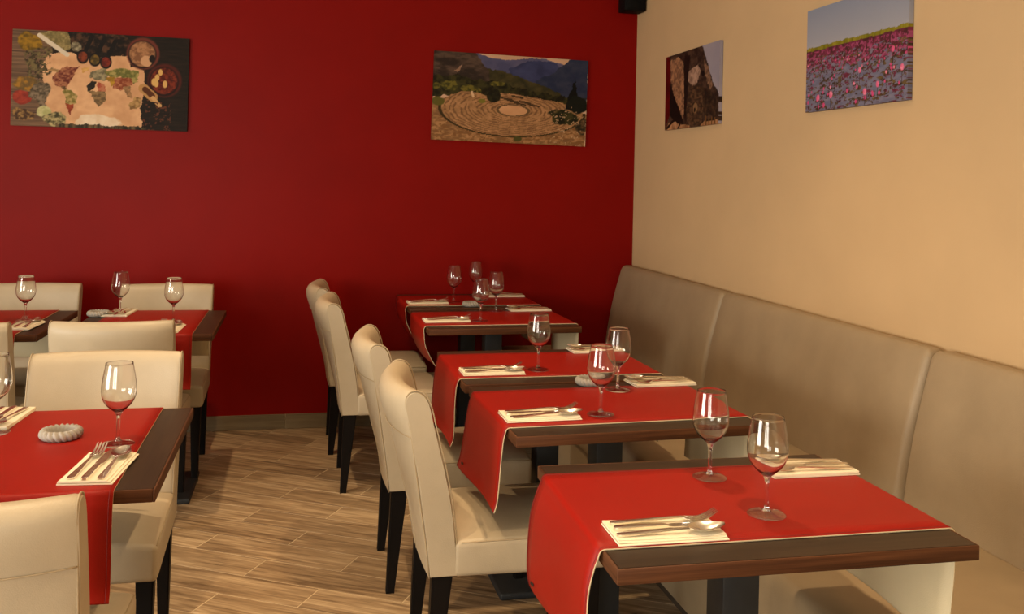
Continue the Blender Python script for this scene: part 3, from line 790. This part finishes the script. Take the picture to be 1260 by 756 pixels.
def spice_map():
    p = Paint(280, 158, 1)
    z = lambda x, y: ((x - 75) / 1088.0, (y - 82 - .05 * (x - 75)) / 588.0)
    p.put(p.a > -1, (24, 18, 12), (38, 27, 18), (10, 60))
    left = p.a < .23 + .04 * (p.N(4, 10) - .5)
    p.put(left, (122, 94, 70), (86, 64, 48), (4, 70)); p.put(left & (np.abs(p.b % .21 - .02) < .005), (60, 44, 34))
    p.put(p.poly([z(270, 240), z(420, 225), z(520, 260), z(700, 250), z(780, 250), z(800, 310), z(880, 345), z(890, 420), z(870, 560), z(880, 690), z(600, 700), z(400, 670), z(300, 650), z(280, 480), z(260, 360)], .035), (218, 172, 128), (194, 146, 104), (14, 9), 1.8)
    p.put(p.poly([z(400, 95), z(740, 110), z(790, 160), z(760, 245), z(640, 225), z(480, 225), z(430, 160)], .05), (22, 15, 10), (78, 52, 34), (40, 26), 3.2)
    herb = p.ell(.14, .36, .075, .22, .7)
    p.put(herb * (p.N(60, 36) > .42), (52, 42, 26), (110, 96, 60), (60, 40), 3)
    p.put(p.ell(.10, .12, .065, .085, .5), (150, 112, 26), (92, 70, 18), (40, 30), 3)
    p.put(p.ell(.08, .56, .07, .07, .6), (158, 112, 36), (100, 78, 40), (50, 30), 3)
    p.put(p.ell(.06, .71, .045, .075, .5), (160, 58, 38), (120, 36, 26), (40, 30), 2)
    p.put(p.ell(.155, .66, .055, .13, .6), (128, 110, 88), (70, 60, 44), (60, 40), 3)
    p.put(p.ell(.07, .88, .05, .07, .7), (150, 116, 66), (66, 44, 28), (60, 40), 3.5)
    p.put(p.ell(.18, .84, .04, .06, .3), (206, 196, 150), (150, 150, 90), (30, 20), 2)
    p.put(p.ell(.24, .93, .06, .07, .6), (60, 56, 34), (176, 160, 110), (50, 36), 3)
    p.put(p.poly([z(240, 110), z(300, 92), z(400, 100), z(425, 160), z(420, 215), z(350, 215)], .02), (150, 132, 84), (108, 96, 58), (70, 44), 3)
    p.put(p.line(z(235, 120), z(405, 240), .022), (206, 192, 168)); p.put(p.ell(*z(460, 190), .03, .05, .4), (160, 150, 120), (90, 80, 60), (50, 40), 3)
    for (x, y), c1, c2 in (((500, 252), (128, 58, 30), (84, 36, 22)), ((574, 270), (120, 92, 34), (70, 56, 24)), ((642, 285), (128, 44, 26), (84, 26, 18))):
        ca, cb = z(x, y); p.put(p.line((ca + .01, cb - .05), (ca + .05, cb - .22), .022), (18, 13, 10)); p.put(p.ell(ca, cb, .034, .073), (26, 18, 14)); p.put(p.ell(ca, cb, .025, .053), c1, c2, (60, 40), 3)
    for ctr, rr, rim, c1, c2 in ((z(872, 232), .095, (104, 48, 36), (168, 120, 82), (122, 82, 54)), (z(1012, 402), .100, (76, 28, 20), (120, 46, 26), (70, 22, 14))):
        p.put(p.ell(ctr[0], ctr[1], rr, rr * 1.80), rim)
        p.put(p.ell(ctr[0] - .004, ctr[1] + .01, rr * .86, rr * 1.55), (22, 14, 10)); p.put(p.ell(ctr[0] - .004, ctr[1] + .005, rr * .79, rr * 1.42), c1, c2, (70, 42), 3.2)
    p.put(p.ell(*z(895, 280), .03, .05, .5), (196, 150, 110)); p.put(p.ell(*z(930, 265), .018, .04, .4), (30, 20, 16))
    for x, y in ((960, 420), (985, 350), (1015, 425), (965, 385), (945, 410)): p.put(p.ell(*z(x, y), .012, .035, .3), (206, 164, 96))
    sp = (60, 40)
    for pts, c1, c2 in (
        ([(315, 390), (345, 340), (400, 315), (480, 315), (460, 360), (430, 400), (405, 440), (375, 432), (340, 430)], (96, 40, 30), (160, 104, 72)),
        ([(290, 325), (345, 330), (350, 345), (300, 350)], (168, 130, 84), (140, 110, 70)),
        ([(365, 435), (400, 440), (410, 462), (385, 458)], (80, 56, 34), (130, 96, 60)),
        ([(385, 455), (430, 455), (480, 495), (465, 540), (440, 560), (400, 545), (400, 500)], (110, 100, 44), (176, 150, 96)),
        ([(403, 540), (455, 545), (435, 605), (415, 590)], (156, 66, 36), (120, 46, 26)),
        ([(540, 385), (560, 345), (620, 330), (660, 345), (650, 395), (600, 395)], (100, 92, 68), (150, 138, 104)),
        ([(640, 345), (700, 325), (800, 330), (850, 350), (848, 410), (800, 420), (740, 380), (680, 385)], (96, 96, 44), (160, 146, 84)),
        ([(650, 385), (700, 380), (705, 430), (675, 440)], (176, 134, 40), (140, 104, 30)),
        ([(700, 385), (800, 385), (805, 430), (740, 470), (700, 450)], (124, 58, 34), (170, 110, 76)),
        ([(750, 440), (800, 440), (815, 510), (780, 505)], (160, 120, 80), (120, 92, 60)),
        ([(520, 430), (560, 402), (590, 410), (575, 450), (530, 470)], (26, 22, 16), (44, 36, 24)),
        ([(585, 410), (640, 425), (650, 470), (600, 465)], (150, 60, 40), (176, 110, 80)),
        ([(535, 465), (640, 462), (650, 490), (630, 540), (600, 565), (572, 530), (560, 490)], (140, 112, 74), (98, 78, 50)),
        ([(785, 550), (830, 500), (870, 515), (868, 565), (800, 578)], (176, 140, 88), (120, 90, 52)),
        ([(495, 325), (545, 318), (540, 340), (500, 348)], (206, 164, 96), (190, 140, 76))):
        p.put(p.poly([z(*q) for q in pts], .03), c1, c2, sp, 3.4)
    p.put(p.ell(*z(590, 665), .12, .09, .5), (226, 206, 178), (206, 176, 140), (20, 12), 2)
    p.put((p.b > .965 + .04 * (p.N(40, 4) - .5)) & (p.a > .25) & (p.a < .76), (40, 36, 24), (110, 90, 60), (60, 6), 3)
    p.put(p.line(z(880, 450), z(940, 505), .05), (176, 132, 80)); p.put(p.line(z(890, 455), z(935, 495), .03), (84, 46, 24)); p.put(p.line(z(940, 510), z(985, 560), .02), (196, 154, 100))
    spk = (p.N(70, 40) > .63) & (p.a > .74) & (p.b > .68) & (p.a < .9); p.put(spk, (90, 50, 32))
    return p
def theatre():
    p = Paint(260, 146, 2)
    z = lambda x, y: ((x - 75) / 1018.0, (y - 70 - .061 * (x - 75)) / 588.0)
    p.put(p.a > -1, (202, 166, 138), (190, 150, 118), (4, 4))
    p.put(p.poly([z(330, 75), z(420, 110), z(520, 125), z(600, 128), z(700, 115), z(800, 125), z(920, 160), z(1000, 230), z(1000, 330), z(300, 330)], .02), (96, 92, 116), (70, 70, 100), (10, 8), 2)
    p.put(p.poly([z(560, 190), z(680, 140), z(790, 135), z(880, 150), z(960, 250), z(960, 340), z(600, 300)], .03), (62, 66, 100), (46, 50, 80), (12, 10), 2)
    p.put(p.poly([z(740, 265), z(830, 235), z(970, 128), z(1100, 125), z(1100, 440), z(760, 420)], .03), (36, 42, 66), (50, 54, 72), (20, 16), 2.5)
    p.put(p.poly([z(420, 185), z(520, 205), z(640, 245), z(760, 290), z(900, 350), z(960, 430), z(300, 430)], .03), (70, 62, 34), (44, 42, 24), (24, 16), 2.5)
    p.put(p.poly([z(70, 60), z(335, 70), z(370, 120), z(400, 165), z(440, 200), z(430, 290), z(60, 290)], .03), (84, 66, 54), (46, 36, 30), (16, 20), 3)
    p.put(p.poly([z(210, 200), z(250, 160), z(260, 170), z(225, 215)], .03), (140, 108, 86))
    p.put(p.poly([z(60, 240), z(200, 230), z(380, 260), z(520, 280), z(650, 320), z(820, 360), z(1095, 400), z(1095, 480), z(700, 380), z(400, 380), z(60, 370)], .05), (26, 23, 12), (58, 54, 26), (30, 16), 3)
    for x, y, ra, rb in ((180, 300, .05, .06), (310, 320, .04, .035), (485, 292, .045, .025), (370, 335, .02, .04), (95, 300, .025, .04)): p.put(p.ell(*z(x, y), ra, rb, .6), (104, 94, 36), (60, 58, 24), (60, 40), 4)
    ground = p.poly([z(55, 385), z(150, 385), z(260, 340), z(350, 350), z(420, 370), z(520, 350), z(640, 365), z(820, 400), z(940, 425), z(1095, 500), z(1090, 720), z(50, 680)], .02)
    p.put(ground, (168, 124, 82), (118, 84, 52), (30, 40), 2.6)
    ca, cb = z(600, 470)
    d = np.hypot((p.a - ca) / .47, (p.b - cb) / .30 * (1 + .10 * (p.a - ca)))
    tiers = ground & (d < 1.02) & (d > .24) & (p.b > cb - .22)
    stripe = (np.sin(d * 96 + 9 * (p.N(14, 10) - .5)) > .3) & tiers & (p.N(30, 24) > .40)
    p.put(tiers, (176, 130, 88), (140, 102, 66), (40, 30), 2); p.put(stripe * .6, (92, 64, 40))
    p.put(ground & (np.abs(d - 1.0) < .022) & (p.b > cb - .02), (58, 46, 24)); p.put(ground & (d > 1.03) & (p.b > cb + .1) & (p.N(40, 60) > .55), (122, 84, 48))
    p.put((d < .235) & (d > .18), (96, 74, 48)); p.put(d < .195, (204, 156, 112), (190, 140, 98), (10, 8))
    for x, y in ((520, 385), (590, 372), (640, 410), (700, 430), (560, 400), (610, 420)): p.put(p.line(z(x, y), z(x + 70, y + 14), .010), (66, 48, 30))
    p.put(p.ell(*z(470, 370), .042, .075, .25), (24, 22, 12), (40, 38, 18), (40, 30), 3)
    p.put(p.poly([z(1005, 235), z(1018, 330), z(1040, 470), z(940, 470), z(965, 370), z(990, 330)], .03), (16, 16, 14))
    p.put(p.ell(*z(1030, 430), .06, .10, .5), (22, 24, 16)); p.put(p.ell(*z(940, 520), .09, .085, .6), (60, 56, 28), (26, 26, 14), (40, 30), 3)
    p.put(p.ell(*z(1060, 590), .035, .09, .6), (40, 34, 22), (120, 88, 56), (40, 30), 3); p.put(p.ell(*z(395, 405), .025, .03, .5), (112, 104, 40)); p.put(p.ell(*z(110, 405), .04, .05, .6), (90, 84, 36)); p.put(p.ell(*z(635, 660), .025, .03, .6), (74, 70, 32))
    p.put(p.line(z(325, 345), z(335, 375), .013), (206, 170, 130)); p.put((p.N(90, 60) > .70) & ground & (p.a > .75) & (p.b > .55), (180, 148, 112))
    return p
def elephant():
    p = Paint(170, 100, 3)
    z = lambda x, y: ((x - 195) / 217.0, (y - 235 + .31 * (x - 195)) / 300.0)
    p.put(p.a > -1, (150, 142, 150), (136, 130, 142), (4, 4), 1.2)
    p.put(p.poly([z(190, 230), z(345, 178), z(365, 240), z(392, 330), z(412, 360), z(412, 520), z(185, 540)], .03), (74, 54, 42), (40, 28, 22), (16, 18), 3)
    p.put(p.poly([z(190, 225), z(212, 225), z(218, 330), z(216, 470), z(188, 545)], .01), (104, 10, 10), (70, 6, 6), (8, 8))
    p.put(p.poly([z(216, 250), z(250, 232), z(272, 250), z(276, 330), z(286, 400), z(276, 478), z(258, 440), z(232, 390), z(218, 320)], .03), (164, 118, 84), (108, 76, 56), (50, 30), 3)
    p.put(p.poly([z(214, 340), z(240, 400), z(275, 480), z(262, 505), z(216, 470)], .02), (20, 14, 12))
    p.put(p.poly([z(276, 225), z(300, 220), z(292, 330), z(288, 470), z(278, 470)], .02), (30, 20, 16))
    p.put(p.poly([z(292, 290), z(330, 258), z(342, 280), z(330, 330), z(312, 345), z(294, 325)], .03), (170, 138, 116), (120, 94, 78), (30, 20), 2.5)
    p.put(p.poly([z(300, 345), z(345, 330), z(356, 420), z(350, 490), z(300, 495), z(286, 440)], .02), (92, 66, 46), (50, 36, 26), (26, 40), 3)
    p.put(p.ell(*z(324, 425), .045, .07, .2), (122, 92, 62)); p.put(p.ell(*z(322, 432), .016, .03), (22, 16, 12)); p.put(p.ell(*z(352, 292), .028, .032), (20, 14, 12))
    p.put(p.poly([z(352, 240), z(372, 270), z(388, 330), z(380, 350), z(360, 300)], .03), (132, 100, 76), (90, 66, 50), (40, 30), 3)
    p.put(p.poly([z(345, 340), z(385, 350), z(408, 390), z(405, 440), z(360, 450)], .04), (36, 26, 20), (66, 48, 34), (30, 24), 3)
    p.put(p.poly([z(262, 500), z(290, 495), z(330, 505), z(360, 470), z(410, 455), z(410, 515), z(190, 540), z(215, 500), z(240, 490)], .03), (176, 130, 92), (120, 84, 54), (30, 10), 2.5)
    for k in range(4): p.put(p.line(z(366 + 11 * k, 450), z(366 + 11 * k, 502), .016), (96, 66, 34))
    p.put(p.line(z(240, 480), z(205, 525), .02), (30, 18, 14)); p.put(p.line(z(265, 490), z(250, 525), .02), (40, 24, 18))
    return p
def lotus():
    p = Paint(220, 138, 4)
    sky_b = .375 - .01 * p.a
    g = np.clip(p.b / .37, 0, 1)[..., None]
    p.img = np.array((128, 135, 152.)) * (1 - g) + np.array((152, 152, 160.)) * g
    edge = sky_b + .016 * (p.N(20, 1) - .5) * 2
    p.put((p.b > edge), (140, 128, 40), (104, 100, 24), (50, 6), 2.2); p.put((p.b > sky_b + .035 + .012 * (p.N(30, 2) - .5)), (116, 46, 70), (72, 40, 40), (50, 30), 3)
    t = np.clip((p.b - .47) / .2, 0, 1)
    n = p.N(34, 44, 3); n2 = p.N(26, 60, 3)
    p.put((p.b > .46) & (n2 > .60 - .20 * t), (128, 120, 134), (96, 96, 118), (20, 30), 1.6)
    p.put((p.b > .62) & (n2 > .34), (122, 118, 134), (98, 98, 120), (20, 50), 1.8)
    p.put((p.b > .47) & (n > .56) & (n2 > .42), (62, 48, 36), (104, 84, 52), (40, 40), 3)
    p.put((p.b > .42) & (p.b < .62) & (p.N(80, 60, 2) > .60), (132, 52, 84), (160, 80, 112), (40, 40), 2)
    g2 = np.random.default_rng(11)
    for _ in range(60):
        b = .52 + .44 * g2.random() ** 1.2; a = g2.random(); r = .004 + .012 * (b - .45)
        if g2.random() < .6:
            p.put(p.ell(a, b + r * 1.6, r * 2.8, r * 1.1, .5), (46, 34, 26), (84, 60, 34), (60, 40), 3)
        p.put(p.ell(a, b, r * 1.0, r * 1.9, .4), (196, 74, 120) if g2.random() < .7 else (214, 130, 150))
    for a, b in ((.62, .88), (.74, .83), (.14, .87), (.28, .86), (.87, .55), (.57, .68), (.95, .72)):
        p.put(p.line((a, b), (a, b + .12), .006), (60, 48, 40)); p.put(p.ell(a, b, .017, .032, .4), (206, 78, 124), (226, 140, 160), (60, 40), 2)
    return p
def canvas(painter, name_label, w, h, depth, loc, rotz, tilt=0.0):
    p = painter(); img = p.img
    lin = np.where(img / 255 > .04045, ((img / 255 + .055) / 1.055) ** 2.4, img / 255 / 12.92)
    nx, ny = p.nx, p.ny
    xs = np.concatenate(([-w / 2], np.linspace(-w / 2, w / 2, nx), [w / 2])); zs = np.concatenate(([h / 2], np.linspace(h / 2, -h / 2, ny), [-h / 2]))
    ix = np.clip(np.arange(nx + 2) - 1, 0, nx - 1); iy = np.clip(np.arange(ny + 2) - 1, 0, ny - 1)
    XX, ZZ = np.meshgrid(xs, zs); YY = np.full_like(XX, -depth)
    YY[0, :] = YY[-1, :] = -.001; YY[:, 0] = YY[:, -1] = -.001
    cols = lin[np.ix_(iy, ix)]
    V = np.stack([XX, YY, ZZ], -1).reshape(-1, 3)
    NX, NY = nx + 2, ny + 2
    idx = np.arange(NX * NY).reshape(NY, NX)
    F = np.stack([idx[1:, :-1], idx[1:, 1:], idx[:-1, 1:], idx[:-1, :-1]], -1).reshape(-1, 4)
    me = bpy.data.meshes.new('canvas_picture'); me.from_pydata(V.tolist(), [], F.tolist())
    at = me.color_attributes.new('Col', 'FLOAT_COLOR', 'POINT')
    at.data.foreach_set('color', np.concatenate([cols.reshape(-1, 3), np.ones((NX * NY, 1))], 1).astype(np.float32).ravel())
    me.update()
    o = link('canvas_picture', me, 'print', None, loc)
    o.rotation_euler = (0, R(tilt), rotz)
    tag(o, name_label, 'picture', 'canvas prints on the walls')
    return o
canvas(spice_map, 'canvas print of a world map laid out in spices on the red wall', .880, .505, .018, (-3.018, -.0008, 1.895), 0, 0.25)
canvas(theatre, 'canvas print of an ancient stone theatre among mountains on the red wall', .925, .512, .018, (-.778, -.0008, 1.889), 0, 0.9)
canvas(elephant, 'canvas print of an elephant close to the corner on the tan wall', .680, .402, .018, (-.0008, -.863, 1.9085), R(-90))
canvas(lotus, 'canvas print of pink lotus flowers on a lake, on the tan wall', .640, .402, .018, (-.0008, -2.318, 1.9075), R(-90))

# ------------------------------------------------------------------ small loudspeaker in the corner
sp = empty('loudspeaker', (-.072, -.12, 2.43)); tag(sp, 'small black loudspeaker high in the corner, cut off by the top edge', 'speaker')
box('cabinet', (0, .02, .11), (.132, .12, .22), 'black_plastic', sp, .006)
box('grille', (0, -.043, .11), (.120, .008, .206), 'black_plastic', sp, .003)
box('wall_bracket', (0, .096, .12), (.05, .045, .06), 'black_plastic', sp, .003)
